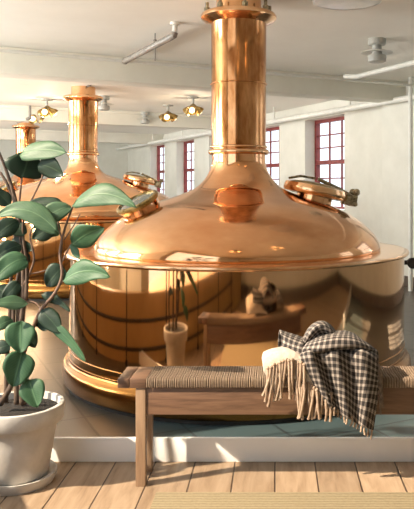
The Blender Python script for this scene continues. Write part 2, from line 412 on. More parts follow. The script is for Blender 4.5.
# end wall, back wall and left walls (mostly seen as reflections in the copper)
bm = BM(); hbox(bm, HEND, HEND + .2, HV0, WR + .3, 0, CEIL); struct('wall_far', bm, M['plaster'])
bm = BM(); hbox(bm, -5.7, -5.5, FV0 - .2, WR + .3, 0, CEIL); struct('wall_back', bm, M['plaster'])
bm = BM(); hbox(bm, -5.5, -5.47, FV0, WR, 0, .16); struct('baseboard_back', bm, M['skirt'])
lw = [(0.6, 2.4), (3.0, 5.2), (6.0, 8.2), (9.0, 11.2), (12.0, 14.2)]
bm = BM(); cur = .3
for a0, a1 in lw:
    hbox(bm, cur, a0, HV0 - .3, HV0, 0, CEIL); hbox(bm, a0, a1, HV0 - .3, HV0, 0, .8); hbox(bm, a0, a1, HV0 - .3, HV0, 2.6, CEIL); cur = a1
hbox(bm, cur, HEND + .2, HV0 - .3, HV0, 0, CEIL)
hprism(bm, [(-.95, FV0 - .1), (-.75, FV0 - .1), (.5, HV0), (.3, HV0)], 0, CEIL)  # unseen return wall, slanted to let the left sun reach the bench
struct('wall_left', bm, M['plaster'])
for i, (a0, a1) in enumerate(lw): window(i + 8, a0, a1, HV0 - .24, .8, 2.6, 5, 3)
# low oak-panelled partition on the left with an iron railing in front (reflected in the kettle)
bm = BM(); hbox(bm, -5.5, 4.0, FV0 - .1, FV0, 0, 0.52); struct('wall_partition', bm, M['gold_wall'])
bm = BM()
for z in (0.12, 0.33):
    tube(bm, [H(-4.3, FV0 + .10, z), H(3.9, FV0 + .10, z)], 0.015)
a = -4.2
while a < 4:
    tube(bm, [H(a, FV0 + .10, 0), H(a, FV0 + .10, .70)], 0.012); ball(bm, H(a, FV0 + .10, .02), .03); a += 0.95
struct('trim_5', bm, M['iron'], 40)
bm = BM(); hbox(bm, -5.5, -.95, FV0 - .16, FV0 + .02, 2.66, CEIL); hbox(bm, -5.5, -3.2, FV0 - .16, FV0 - .1, 0.7, 2.66); struct('trim_6', bm, M['beam'])  # header, plus an unseen panel added to cut sky light on the foreground

# ------------------------------------------------------------------ kettles
def make_kettle(name, label, rs, dz, prof_pts, zc):
    root = empty(name, label, 'brewing kettle', (0, 0, 0), 'copper brewing kettles in a row')
    rb = 1.205 * rs; D = rb - 1.205
    b = BM(); lathe(b, [(rb, 0.872 + dz), (rb, 0.24), (rb + .002, 0.19), (rb + .008, 0.16)], 128); link('kettle_body', b, M['cu_body'], root, 40)
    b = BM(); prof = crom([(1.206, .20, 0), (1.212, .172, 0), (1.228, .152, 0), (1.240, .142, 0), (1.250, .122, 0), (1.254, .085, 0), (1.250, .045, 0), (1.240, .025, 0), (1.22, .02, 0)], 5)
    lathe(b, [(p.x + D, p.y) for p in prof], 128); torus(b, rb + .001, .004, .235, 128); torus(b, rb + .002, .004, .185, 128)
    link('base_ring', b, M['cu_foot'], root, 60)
    b = BM(); lathe(b, [(1.15 + D, 0.024), (1.225 + D, 0.024), (1.228 + D, 0.0)], 96); link('plinth', b, M['rubber'], root, 40)
    b = BM(); lathe(b, [(r + D, z + dz) for r, z in [(0.93, .868), (0.99, .890), (1.10, .893), (1.215, .893), (1.236, .889), (1.24, .879), (1.236, .869), (1.21, .862), (1.0, .855)]], 128); link('rim_flange', b, M['cu_rim'], root, 50)
    pr = crom([(r, z, 0) for r, z in prof_pts], 5)
    b = BM(); lathe(b, [(p.x, p.y) for p in pr], 128); link('dome', b, M['cu_dome'], root, 180)
    b = BM(); torus(b, .205, .021, zc, 64); torus(b, .202, .010, zc + .036, 64); link('collar', b, M['cu_rim'], root, 180)
    b = BM(); lathe(b, [(.199, zc - .01), (.201, zc + .05), (.203, 2.30), (.204, 2.56), (.212, 2.575)], 64); torus(b, .205, .005, zc + (2.6 - zc) * .5, 64, 8)
    link('vent_pipe', b, M['cu_pipe'], root, 60)
    b = BM(); lathe(b, [(.205, 2.545), (.235, 2.56), (.262, 2.572), (.278, 2.585), (.280, 2.60), (.272, 2.615), (.255, 2.622), (.17, 2.625), (.165, 2.75)], 64); link('pipe_flange', b, M['cu_rim'], root, 40)
    for k in range(8 if rs == 1.0 else 0):
        b = BM()
        t = 2 * PI * (k + .3) / 8
        x, y = .235 * math.cos(t), .235 * math.sin(t)
        lathe(b, [(0, 0), (.022, 0), (.022, .035), (.012, .037), (.012, .075), (0, .075)], 8, (x, y, 2.62))
        link('flange_bolt', b, M['hatch_grey'], root, 40)
    # manhole hatches on the dome
    def hatch(az, R, rad, th, lift, glassy, tilt, naz):
        z = None
        for i in range(len(pr) - 1):
            if pr[i].x <= R <= pr[i + 1].x: z = pr[i].y + (pr[i + 1].y - pr[i].y) * (R - pr[i].x) / max(pr[i + 1].x - pr[i].x, 1e-6); sl = (pr[i + 1].y - pr[i].y) / max(pr[i + 1].x - pr[i].x, 1e-6); break
        er = Vector((math.cos(az), math.sin(az), 0))
        sl = -math.tan(math.radians(tilt))
        na = math.radians(naz); n = Vector((math.cos(na) * -sl, math.sin(na) * -sl, 1)).normalized()
        rot = axis_rot(n); base = er * R + Vector((0, 0, z))
        hb = BM(); c = base
        nr = .86 if glassy else .55
        lathe(hb, [(rad * nr, -.12), (rad * nr, lift), (rad * .8, lift + .004)], 40, c, rot)
        ho = link('hatch_neck', hb, M['cu_dome'], root, 40)
        rb = BM(); c = base + n * lift
        lathe(rb, [(rad * .78, 0), (rad * .96, .004), (rad, .02), (rad, th * .6), (rad * .97, th), (rad * .86, th + .006), (rad * .84, th * .8)], 48, c, rot)
        link('hatch_rim', rb, M['brass'] if glassy else M['cu_rim'], ho, 40, False)
        lb = BM()
        if glassy: lathe(lb, [(rad * .85, th * .85), (rad * .5, th * .9), (0, th * .92)], 40, c, rot)
        else: lathe(lb, [(rad * .86, th), (rad * .84, th + .008), (rad * .6, th + .022), (rad * .3, th + .030), (0, th + .032)], 48, c, rot)
        link('hatch_lid', lb, M['sight_glass'] if glassy else M['brass'], ho, 50, False)
        if not glassy:
            g = BM(); o2 = er.cross(Vector((0, 0, 1))); down = (er - n * er.dot(n)).normalized()
            for s in (-.06, .06):
                q = c + down * (rad + .02) + o2 * s + n * .02
                fr = Matrix((o2, down, n)).transposed()
                vs = box(g, (-.022, -.05, -.035), (.022, .04, .045), fr, .008); bmesh.ops.translate(g, vec=q, verts=vs)
                ball(g, q + n * .07 + down * .03, .028)
            q = c + down * (rad + .05)
            tube(g, [q - o2 * .1, q + o2 * .1], .018, 10)
            tube(g, [q + n * .05, q + n * .09 - down * .12, c + n * (th + .06)], .014, 8)
            tube(g, [c - down * rad * .9 + n * (th + .02), c - down * (rad * .55) + n * (th + .055), c - down * .02 + n * (th + .06)], .009, 8)
            link('hatch_hinge', g, M['hatch_grey'], ho, 40, False)
    hatch(math.radians(8), .565 * rs, .245, .07, .03, False, 12, 8)
    hatch(math.radians(204), .73 * rs, .158, .035, .035, True, 29, 217)
    return root
PROF1 = [(.198, 1.60), (.198, 1.53), (.210, 1.475), (.232, 1.43), (.266, 1.385), (.33, 1.33), (.46, 1.278), (.66, 1.216), (.80, 1.152), (.905, 1.085), (.98, 1.015), (1.022, .955), (1.038, .91), (1.03, .882), (.99, .864)]
PROF2 = [(.198, 1.80), (.200, 1.72), (.215, 1.64), (.25, 1.57), (.34, 1.51), (.58, 1.435), (.877, 1.336), (1.08, 1.255), (1.22, 1.185), (1.34, 1.10), (1.40, 1.02), (1.415, .97), (1.40, .935), (1.36, .905)]
k1 = make_kettle('brew_kettle', 'largest and nearest copper brewing kettle, behind the bench', 1.0, 0.0, PROF1, 1.60)
k2 = make_kettle('brew_kettle', 'second copper brewing kettle, behind the large one and the plant', 1.38, 0.04, PROF2, 1.80)
k3 = copy_tree(k2, None, 'farthest copper brewing kettle, at the left end of the row, behind the plant', 'copper brewing kettles in a row')
k1.location = K1; k2.location = (-2.72, 9.93, 0); k3.location = (-5.25, 14.75, 0)
for k in (k1, k2, k3): k.rotation_euler.z = 0

# ------------------------------------------------------------------ ceiling fittings
G_L = 'round grey ceiling lamps'
def disc_lamp(label):
    r = empty('ceiling_lamp', label, 'ceiling lamp', (0, 0, 0), G_L)
    b = BM(); lathe(b, [(0, 0), (.085, 0), (.085, -.05), (.075, -.06), (.045, -.06), (.045, -.11)], 32); link('mount', b, M['lamp_grey'], r, 40)
    b = BM(); lathe(b, [(.04, -.105), (.10, -.115), (.15, -.128), (.152, -.133), (.10, -.125), (.04, -.118)], 40); link('shade', b, M['pipe_white'], r, 40)
    b = BM(); lathe(b, [(.045, -.115), (.05, -.15), (.085, -.155), (.09, -.175), (.085, -.215), (.06, -.225), (0, -.225)], 32); link('lamp_head', b, M['lamp_grey'], r, 40)
    return r
def ceil_pt(px, py, z=CEIL):
    Y = (z - CAMH) * F / (HY - py); return Vector(((px - CX) / F * Y, Y, z))
d1 = disc_lamp('grey lamp with flat disc shade on the ceiling, right of the big copper pipe'); d1.location = ceil_pt(377, 39)
d2 = copy_tree(d1, ceil_pt(145, 112), 'small grey ceiling lamp, left of the two brass spotlight clusters'); 
d3 = copy_tree(d1, ceil_pt(104, 96), 'grey disc lamp on the ceiling, just right of the second kettle pipe')
# big drum lamp cut by the top edge
r = empty('ceiling_lamp', 'large round white enamel ceiling lamp with copper rim, cut by the top edge', 'ceiling lamp', (0, 0, 0))
b = BM(); lathe(b, [(0, .105), (.06, .105), (.06, .04), (.14, .03), (.235, .0)], 48); link('lamp_housing', b, M['enamel'], r, 40)
b = BM(); lathe(b, [(.237, .004), (.237, -.016), (.222, -.02)], 48); link('rim', b, M['enamel'], r, 40)
b = BM(); lathe(b, [(.224, -.018), (.15, -.028), (0, -.032)], 48); link('diffuser', b, M['enamel'], r, 60)
r.location = (0.50, 4.85, 2.645)
# brass spotlight clusters
def cluster(label):
    r = empty('spotlight_cluster', label, 'spotlight', (0, 0, 0), 'brass ceiling spotlights')
    b = BM(); lathe(b, [(0, 0), (.09, 0), (.09, -.02), (.02, -.03), (.02, -.14)], 24); link('mount', b, M['lamp_grey'], r, 40)
    for k in range(3):
        t = 2 * PI * k / 3 + .5
        d = Vector((math.cos(t) * .9, math.sin(t) * .9, -.75)).normalized(); rot = axis_rot(d)
        h = BM(); lathe(h, [(0, 0), (.03, .0), (.035, .05), (.07, .12), (.08, .16), (.07, .155)], 20, (0, 0, -.13), rot)
        ho = link('lamp_head', h, M['brass'], r, 40)
        g = BM(); ball(g, Vector((0, 0, -.13)) + d * .14, .045, (1, 1, 1), 2); link('bulb', g, M['bulb'], ho, 180, False)
    return r
c1 = cluster('brass three-headed ceiling spotlight, nearest to the big copper pipe'); c1.location = ceil_pt(193, 97)
c2 = copy_tree(c1, ceil_pt(168, 105), 'brass three-headed ceiling spotlight, second left of the big copper pipe')
c3 = copy_tree(c1, ceil_pt(47, 99), 'brass ceiling spotlight left of the second kettle pipe, nearer one of a pair')
c5 = copy_tree(c1, (-0.25, 2.95, CEIL), 'brass ceiling spotlight above the bench, mirrored as a glint in the big kettle'); c6 = copy_tree(c1, (0.75, 3.5, CEIL), 'brass ceiling spotlight in front of the big kettle, mirrored as a glint on its dome')
c4 = copy_tree(c1, ceil_pt(35, 107), 'brass ceiling spotlight left of the second kettle pipe, farther one of a pair')
# hanging conduit by the beam
r = empty('ceiling_conduit', 'grey conduit hanging below the ceiling, left of the big copper pipe', 'pipe', P(172, 37, 6.0), 'hanging ceiling conduits')
A = P(173, 36, 6.0); B = P(125, 61, 7.25)
b = BM(); tube(b, [A + Vector((0.015, 0, .03)), A + Vector((.008, .0, .006)), A + (B - A) * .03, B], .03, 12); ball(b, B, .036); link('tube', b, M['pipe_grey'], r, 50)
b = BM(); tube(b, [(A.x + .015, A.y, A.z + .02), (A.x + .02, A.y, CEIL)], .022, 10); lathe(b, [(.045, 0), (.045, -.02), (.03, -.022)], 16, (A.x + .02, A.y, CEIL)); link('drop', b, M['pipe_white'], r, 50)
m_ = A + (B - A) * .33
b = BM(); tube(b, [(m_.x, m_.y, m_.z - .14), (m_.x, m_.y, CEIL)], .006, 6); ball(b, (m_.x, m_.y, m_.z + .04), .018); link('hanger_rod', b, M['pipe_grey'], r, 50)
r = empty('ceiling_conduit', 'small dark conduit on the ceiling, above the second kettle pipe', 'pipe', P(89, 83, 9.7), 'hanging ceiling conduits')
A = P(90, 84, 9.7); B = P(75, 93, 10.6)
b = BM(); tube(b, [A, B], .03, 10); link('tube', b, M['pipe_grey'], r, 50)
b = BM(); tube(b, [B, (B.x, B.y, CEIL)], .018, 8); link('hanger_rod', b, M['pipe_grey'], r, 50); b = BM(); tube(b, [A, (A.x, A.y, CEIL)], .018, 8); link('hanger_rod', b, M['pipe_grey'], r, 50)
r = empty('ceiling_conduit', 'dark angled conduit at the far left, left of the brass spotlights', 'pipe', P(24, 120, 14), 'hanging ceiling conduits')
A = P(30, 118, 12.2); B = P(18, 122, 12.6)
b = BM(); tube(b, [A, B], .03, 10); link('tube', b, M['pipe_grey'], r, 50)
b = BM(); tube(b, [A, (A.x, A.y, CEIL)], .022, 8); link('hanger_rod', b, M['pipe_grey'], r, 50)
# pipe along the beam face
b = BM(); q0 = P(125, 61, 7.25); tube(b, [q0 - V * 3.2, q0 + V * 4.4], .018, 10); tag(link('beam_pipe', b, M['pipe_white'], None, 50), 'thin painted pipe running across in front of the ceiling beam', 'pipe')
# long white pipes on the right
r = empty('wall_pipe', 'long white painted pipe running along the window wall below the ceiling', 'pipe', H(2.4, 3.6, 2.45), 'white pipes along the right wall')
b = BM(); tube(b, [H(0.5, 3.6, 2.497), H(16.8, 3.6, 2.497)], .042, 12); link('tube', b, M['pipe_white'], r, 50)
for a in (2.0, 3.9, 6.3, 8.0, 11.0, 13.2):
    b = BM(); tube(b, [H(a, 3.6, 2.5), H(a, 3.6, CEIL)], .014, 8); torus_c = H(a, 3.6, 2.497)
    lathe(b, [(.042, -.02), (.042, .02)], 12, torus_c, axis_rot(U)); link('pipe_hanger', b, M['pipe_white'], r, 50)
r = empty('wall_pipe', 'short white pipe under the ceiling, beside the grey disc lamp', 'pipe', H(1.5, 2.52, 2.62), 'white pipes along the right wall')
b = BM(); tube(b, [H(-1, 2.52, 2.64), H(2.15, 2.52, 2.64), H(2.3, 2.45, 2.66)], .030, 12); link('tube', b, M['pipe_white'], r, 50)
for a in (-.2, 1.0): b = BM(); tube(b, [H(a, 2.52, 2.64), H(a, 2.52, CEIL)], .012, 8); link('pipe_hanger', b, M['pipe_white'], r, 50)
# riser pipe at the right edge
q = P(410.5, 186, 9.0)
r = empty('riser_pipe', 'pale vertical riser pipe at the right edge, with a dark valve', 'pipe', (q.x, q.y, 0))
b = BM(); tube(b, [(q.x, q.y, 0), (q.x, q.y, CEIL)], .03, 14); link('tube', b, M['pipe_white'], r, 50)
b = BM(); z = CAMH - (262 - HY) / F * 9; tube(b, [(q.x - .09, q.y - .06, z), (q.x + .09, q.y - .06, z)], .03, 10); ball(b, (q.x, q.y - .05, z), .06); lathe(b, [(.0, .0), (.07, 0), (.07, .02), (0, .02)], 16, (q.x, q.y - .14, z), axis_rot((0, -1, 0))); link('valve', b, M['iron'], r, 50)
# yellow hose / marker lying in front of the kettle base
# ------------------------------------------------------------------ bench
bench = empty('bench', 'long brown wooden bench with woven cord seat, in front of the copper kettle', 'bench', (0.05, 3.24, 0))
YF, YB, ZT, ZB = 3.135, 3.352, 0.486, 0.443
XL, XR = -0.706, 0.92
for nm, x0, x1 in (('end_board', XL, -0.578), ('end_board', 0.79, XR)):
    b = BM(); ym = (YF + YB) / 2
    box(b, (x0, YF, ZB), (x0 + .052, YB, ZT), None, .004); box(b, (x0 + .054, YF, ZB), (x1, YB, ZT), None, .004)
    link(nm, b, M['bench'], bench, 30)
b = BM()                                     # cord seat: hundreds of cords wrapped over the rails
xs = []; x = -0.576; per = 0.0085
sec = [(YF + .004, ZB + .002), (YF, ZB + .008), (YF - .001, ZT - .008), (YF + .004, ZT), (YF + .03, ZT), ((YF + YB) / 2, ZT - .004), (YB - .03, ZT), (YB - .003, ZT), (YB, ZB + .005)]
prev = None
while x < 0.786:
    for k in range(4):
        h = (0.0, 0.0022, 0.003, 0.0022)[k]
        ring = []
        for j, (y, z) in enumerate(sec):
            oy = -h if j < 4 else (h if j > 6 else 0); oz = h if j >= 3 and j <= 7 else 0
            ring.append(b.verts.new((x + per * k / 4, y + oy, z + oz)))
        if prev:
            for j in range(len(sec) - 1): b.faces.new((prev[j], ring[j], ring[j + 1], prev[j + 1]))
        prev = ring
    x += per
link('woven_seat', b, M['cord'], bench, 60)
b = BM(); box(b, (-0.576, YF + .012, ZB + .001), (0.786, YB - .012, ZT - .012)); link('seat_core', b, M['bench'], bench)
b = BM(); box(b, (-0.58, YF + .012, 0.322), (0.80, YF + .034, ZB), None, .002); link('front_apron', b, M['bench'], bench, 30)
b = BM(); box(b, (-0.58, YB - .034, 0.322), (0.80, YB - .012, ZB), None, .002); link('back_apron', b, M['bench'], bench, 30)
for x in (-0.626, 0.80):
    for y in (YF + .006, YB - .052):
        b = BM(); box(b, (x, y, 0), (x + .045, y + .045, ZB), None, .003); link('leg', b, M['bench_leg'], bench, 30)

# ------------------------------------------------------------------ throws on the bench
def sheet(bm, rows, nu=6, nv=6, uvscale=(1, 1), uvoff=(0, 0), skew=0.0):
    uvl = bm.loops.layers.uv.verify()
    fine_rows = [crom([P(*p) for p in r], nu) for r in rows]
    cols = [crom([fr[j] for fr in fine_rows], nv) for j in range(len(fine_rows[0]))]
    nr, nc = len(cols[0]), len(cols)
    vs = [[bm.verts.new(cols[j][i]) for j in range(nc)] for i in range(nr)]
    ulen = [0]; vlen = [0]
    mi, mj = nr // 2, nc // 2
    for j in range(1, nc): ulen.append(ulen[-1] + (cols[j][mi] - cols[j - 1][mi]).length)
    for i in range(1, nr): vlen.append(vlen[-1] + (cols[mj][i] - cols[mj][i - 1]).length)
    for i in range(nr - 1):
        for j in range(nc - 1):
            f = bm.faces.new((vs[i][j], vs[i + 1][j], vs[i + 1][j + 1], vs[i][j + 1]))
            for lp, (ii, jj) in zip(f.loops, ((i, j), (i + 1, j), (i + 1, j + 1), (i, j + 1))):
                u_, v_ = ulen[jj], vlen[ii]
                lp[uvl].uv = (u_ + skew * v_ + uvoff[0], v_ - skew * u_ + uvoff[1])
def solid(o, t):
    m = o.modifiers.new('thickness', 'SOLIDIFY'); m.thickness = t; m.offset = 0
    return o
def tassel(pts, rad, mat, parent, name='tassel'):
    b = BM(); c = crom(pts, 3)
    n = len(c); rr = [rad * (1.0 + .22 * math.sin(i * 2.2)) * (1.0 if i < n - 2 else 1.15) for i in range(n)]
    tube(b, c, rr, 7); ball(b, c[0], rad * 1.6, (1, 1, 1), 1)
    return link(name, b, mat, parent, 60)

cream = empty('wool_throw', 'cream wool throw with long beige tassels, under the checked throw on the bench', 'throw', (0.05, 3.24, ZT))
b = BM()
sheet(b, [[(264, 366, 3.29), (275, 364, 3.31), (298, 364, 3.31), (312, 366, 3.31), (322, 366, 3.31)],
          [(262.5, 359, 3.27), (272, 353, 3.28), (298, 351, 3.28), (312, 361, 3.28), (322, 367, 3.28)],
          [(264, 353, 3.20), (276, 349, 3.19), (298, 349, 3.19), (312, 364, 3.19), (322, 371, 3.19)],
          [(263, 361, 3.13), (277, 356, 3.12), (298, 356, 3.115), (312, 366, 3.115), (324, 373, 3.115)],
          [(264, 371, 3.114), (278, 365, 3.102), (298, 366, 3.10), (312, 374, 3.10), (326, 380, 3.108)],
          [(268, 377, 3.114), (281, 372, 3.106), (298, 380, 3.103), (315, 388, 3.103), (330, 394, 3.108)]], 5, 5)
cl = link('cloth', b, M['wool'], cream, 180); solid(cl, .012)
# end cap of the puffy fold
rnd = random.Random(3)
for i in range(13):
    t = i / 12
    x0 = 268 + 36 * t; y0 = 373 - 9 * math.sin(t * 2.6) + rnd.uniform(-1.5, 1.5)
    dx = rnd.uniform(-9, 3) * (1 - .4 * t); ln = rnd.uniform(24, 38)
    Y0 = 3.100 - rnd.uniform(0, .012)
    tassel([P(x0, y0 - 4, Y0), P(x0 + dx * .3, y0 + ln * .4, Y0 - .012), P(x0 + dx, y0 + ln, Y0 + .004)], .0062, M['tassel'], cream)
for i in range(13):
    t = i / 12
    x0 = 297 + 34 * t; y0 = 384 + 11 * t + rnd.uniform(-2, 2)
    dx = rnd.uniform(-6, 3); ln = rnd.uniform(24, 34) - 4 * t
    Y0 = 3.094 - rnd.uniform(0, .01)
    tassel([P(x0, y0 - 2, Y0), P(x0 + dx * .4, y0 + ln * .5, Y0 - .01), P(x0 + dx, y0 + ln, Y0 + .004)], .0062, M['tassel'], cream)
plaidt = empty('checked_throw', 'grey and black checked wool throw heaped on the bench and hanging over its front', 'throw', (0.25, 3.24, ZT + .05))
b = BM()
sheet(b, [[(299, 352, 3.27), (318, 343, 3.25), (338, 341, 3.25), (356, 343, 3.25), (372, 349, 3.26)],
          [(297, 355, 3.14), (309, 350, 3.085), (320, 351, 3.115), (334, 349, 3.075), (348, 351, 3.105), (362, 350, 3.07), (376, 356, 3.11)][::1],
          ] if False else
      [[(299, 352, 3.27), (308, 347, 3.26), (320, 343, 3.25), (334, 342, 3.25), (348, 342, 3.25), (361, 344, 3.25), (373, 350, 3.26)],
       [(298, 357, 3.13), (309, 352, 3.075), (320, 353, 3.11), (334, 350, 3.07), (348, 352, 3.10), (362, 351, 3.065), (376, 356, 3.10)],
       [(305, 372, 3.11), (316, 369, 3.06), (326, 372, 3.105), (339, 370, 3.06), (352, 374, 3.10), (365, 372, 3.055), (378, 374, 3.10)],
       [(315, 390, 3.115), (324, 390, 3.065), (333, 394, 3.105), (344, 394, 3.065), (355, 398, 3.10), (366, 396, 3.06), (378, 393, 3.10)],
       [(323, 404, 3.12), (331, 409, 3.075), (339, 414, 3.105), (347, 418, 3.07), (356, 423, 3.105), (364, 427, 3.07), (373, 430, 3.105)]], 6, 7, skew=.22)
sheet(b, [[(309, 340, 3.25), (322, 334, 3.23), (340, 331, 3.23), (352, 333, 3.25), (362, 340, 3.26)],
          [(305, 346, 3.14), (323, 341, 3.09), (340, 338, 3.085), (355, 339, 3.10), (369, 345, 3.15)],
          [(302, 352, 3.11), (322, 350, 3.065), (340, 347, 3.055), (358, 346, 3.07), (373, 349, 3.11)],
          [(304, 355, 3.13), (322, 352, 3.12), (340, 350, 3.12), (358, 350, 3.12), (372, 352, 3.13)]], 6, 5, uvoff=(.013, .02), skew=.1)
sheet(b, [[(303, 350, 3.31), (311, 338, 3.34), (320, 333, 3.345), (330, 337, 3.34), (340, 346, 3.31)],
          [(302, 341, 3.28), (310, 327, 3.29), (321, 321.5, 3.30), (331, 326, 3.29), (341, 340, 3.28)],
          [(303, 343, 3.2), (311, 331, 3.17), (321, 326, 3.16), (331, 331, 3.17), (342, 342, 3.2)],
          [(304, 348, 3.19), (313, 339, 3.19), (321, 334, 3.2), (331, 337, 3.19), (342, 346, 3.19)],
          [(305, 354, 3.15), (314, 345, 3.12), (322, 341, 3.11), (332, 344, 3.12), (343, 350, 3.14)]], 6, 5, uvoff=(.005, .01), skew=-.3)
sheet(b, [[(278, 349, 3.31), (290, 349, 3.33), (305, 350, 3.33)],
          [(279, 331, 3.29), (290, 334, 3.31), (304, 338, 3.31)],
          [(281, 335, 3.23), (291, 339, 3.20), (304, 343, 3.18)],
          [(282, 342, 3.21), (291, 345, 3.17), (303, 347, 3.14)],
          [(280, 350, 3.20), (291, 352, 3.14), (303, 354, 3.12)]], 6, 5, uvoff=(.01, 0), skew=.15)
sheet(b, [[(352, 352, 3.31), (362, 350, 3.33), (372, 356, 3.32)],
          [(353, 338, 3.28), (363, 341, 3.29), (374, 350, 3.28)],
          [(354, 341, 3.18), (365, 344, 3.17), (376, 350, 3.19)],
          [(352, 352, 3.14), (366, 352, 3.12), (378, 354, 3.15)],
          [(352, 362, 3.14), (366, 362, 3.12), (378, 366, 3.14)]], 5, 5, uvoff=(.02, 0), skew=.3)
q = bmesh.ops.create_uvsphere(b, u_segments=20, v_segments=12, radius=1.0)
bmesh.ops.scale(b, vec=(.155, .075, .045), verts=q['verts']); bmesh.ops.translate(b, vec=P(334, 352, 3.215), verts=q['verts'])
pc = link('cloth', b, M['plaid'], plaidt, 180); solid(pc, .007)
for i in range(15):
    t = i / 14
    x0 = 324 + 48 * t; y0 = 404 + 26 * t - 2 * math.sin(t * 3)
    Y0 = 3.12 - .045 * abs(math.sin(t * 9.4))
    ln = rnd.uniform(7, 10)
    tassel([P(x0, y0, Y0), P(x0 + rnd.uniform(-1, 1), y0 + ln * .5, Y0), P(x0 + rnd.uniform(-2, 1), y0 + ln, Y0)], .0042, M['tassel'], plaidt)
for i in range(8):
    t = i / 7
    y0 = 362 + 32 * t
    dx = rnd.uniform(3, 8)
    tassel([P(377, y0, 3.10), P(378 + dx * .6, y0 + 8, 3.09), P(377 + dx, y0 + rnd.uniform(17, 23), 3.10)], .0042, M['tassel_dark'], plaidt)

# ------------------------------------------------------------------ rug
b = BM(); box(b, (-0.52, 1.2, 0), (1.9, 3.062, 0.012), None, .004)
tag(link('jute_rug', b, M['rug'], None, 30), 'flat woven jute rug on the floorboards in front of the bench', 'rug')

# ------------------------------------------------------------------ plant
PX, PY = (19 - CX) / F * 3.22, 3.205
plant = empty('potted_rubber_plant', 'leafy rubber plant in a rough white pot at the left edge', 'plant', (PX, PY, 0.018))
b = BM(); lathe(b, [(0, .03), (.135, .03), (.165, .045), (.172, .045), (.172, .03), (.158, .0), (0, .0)], 64)
so = tag(link('pot_saucer', b, M['pot'], None, 40), 'round white stoneware saucer under the plant pot', 'saucer'); so.location = (PX, PY, 0)
b = BM(); lathe(b, [(0, .031), (.125, .031), (.135, .04), (.162, .20), (.174, .272), (.178, .276), (.196, .278), (.202, .285), (.207, .345), (.204, .355), (.196, .358), (.185, .355), (.182, .32), (0, .32)], 72, (PX, PY, 0)); link('pot', b, M['pot'], plant, 40)
b = BM(); lathe(b, [(.184, .325), (.12, .333), (.05, .338), (0, .34)], 40, (PX, PY, 0)); link('soil', b, M['soil'], plant, 180)
def stem(pts, r0, r1, mat, name='stem'):
    b = BM(); c = crom([P(*p) for p in pts], 5); n = len(c)
    tube(b, c, [r0 + (r1 - r0) * i / (n - 1) for i in range(n)], 8); link(name, b, mat, plant, 180)
stem([(23, 404, 3.22), (22, 370, 3.2), (21, 335, 3.2), (24, 285, 3.21), (20, 225, 3.22), (14, 195, 3.22), (6, 170, 3.22), (-2, 150, 3.22)], .017, .006, M['bark'])
stem([(17, 404, 3.25), (17, 370, 3.25), (18, 330, 3.25), (19, 275, 3.25), (17, 215, 3.25), (10, 190, 3.25), (0, 172, 3.25)], .015, .006, M['bark'])
stem([(0, 404, 3.14), (10, 388, 3.13), (18, 368, 3.15), (24, 340, 3.17)], .015, .008, M['bark'])
stem([(6, 402, 3.28), (7, 360, 3.29), (10, 310, 3.3), (12, 260, 3.3), (18, 215, 3.28)], .012, .006, M['bark'])
stem([(24, 352, 3.2), (33, 328, 3.16), (41, 310, 3.14), (55, 293, 3.12), (62, 275, 3.12), (60, 252, 3.13), (65, 228, 3.13), (73, 206, 3.13)], .010, .004, M['twig'], 'branch')
stem([(18, 215, 3.22), (20, 195, 3.2), (22, 177, 3.18)], .006, .004, M['twig'], 'branch')
stem([(24, 215, 3.22), (34, 195, 3.2), (42, 178, 3.19), (42, 165, 3.19)], .005, .003, M['twig'], 'branch')
stem([(24, 285, 3.2), (34, 260, 3.2), (30, 235, 3.2), (38, 222, 3.18)], .006, .004, M['twig'], 'branch')
stem([(62, 262, 3.13), (68, 250, 3.13), (72, 243, 3.12)], .004, .003, M['twig'], 'branch')
stem([(22, 275, 3.21), (40, 272, 3.2), (52, 268, 3.2)], .004, .003, M['twig'], 'branch')
stem([(60, 285, 3.12), (62, 282, 3.12), (66, 280, 3.1)], .004, .003, M['twig'], 'branch')
stem([(24, 300, 3.2), (36, 303, 3.18), (42, 312, 3.16)], .004, .003, M['twig'], 'branch')

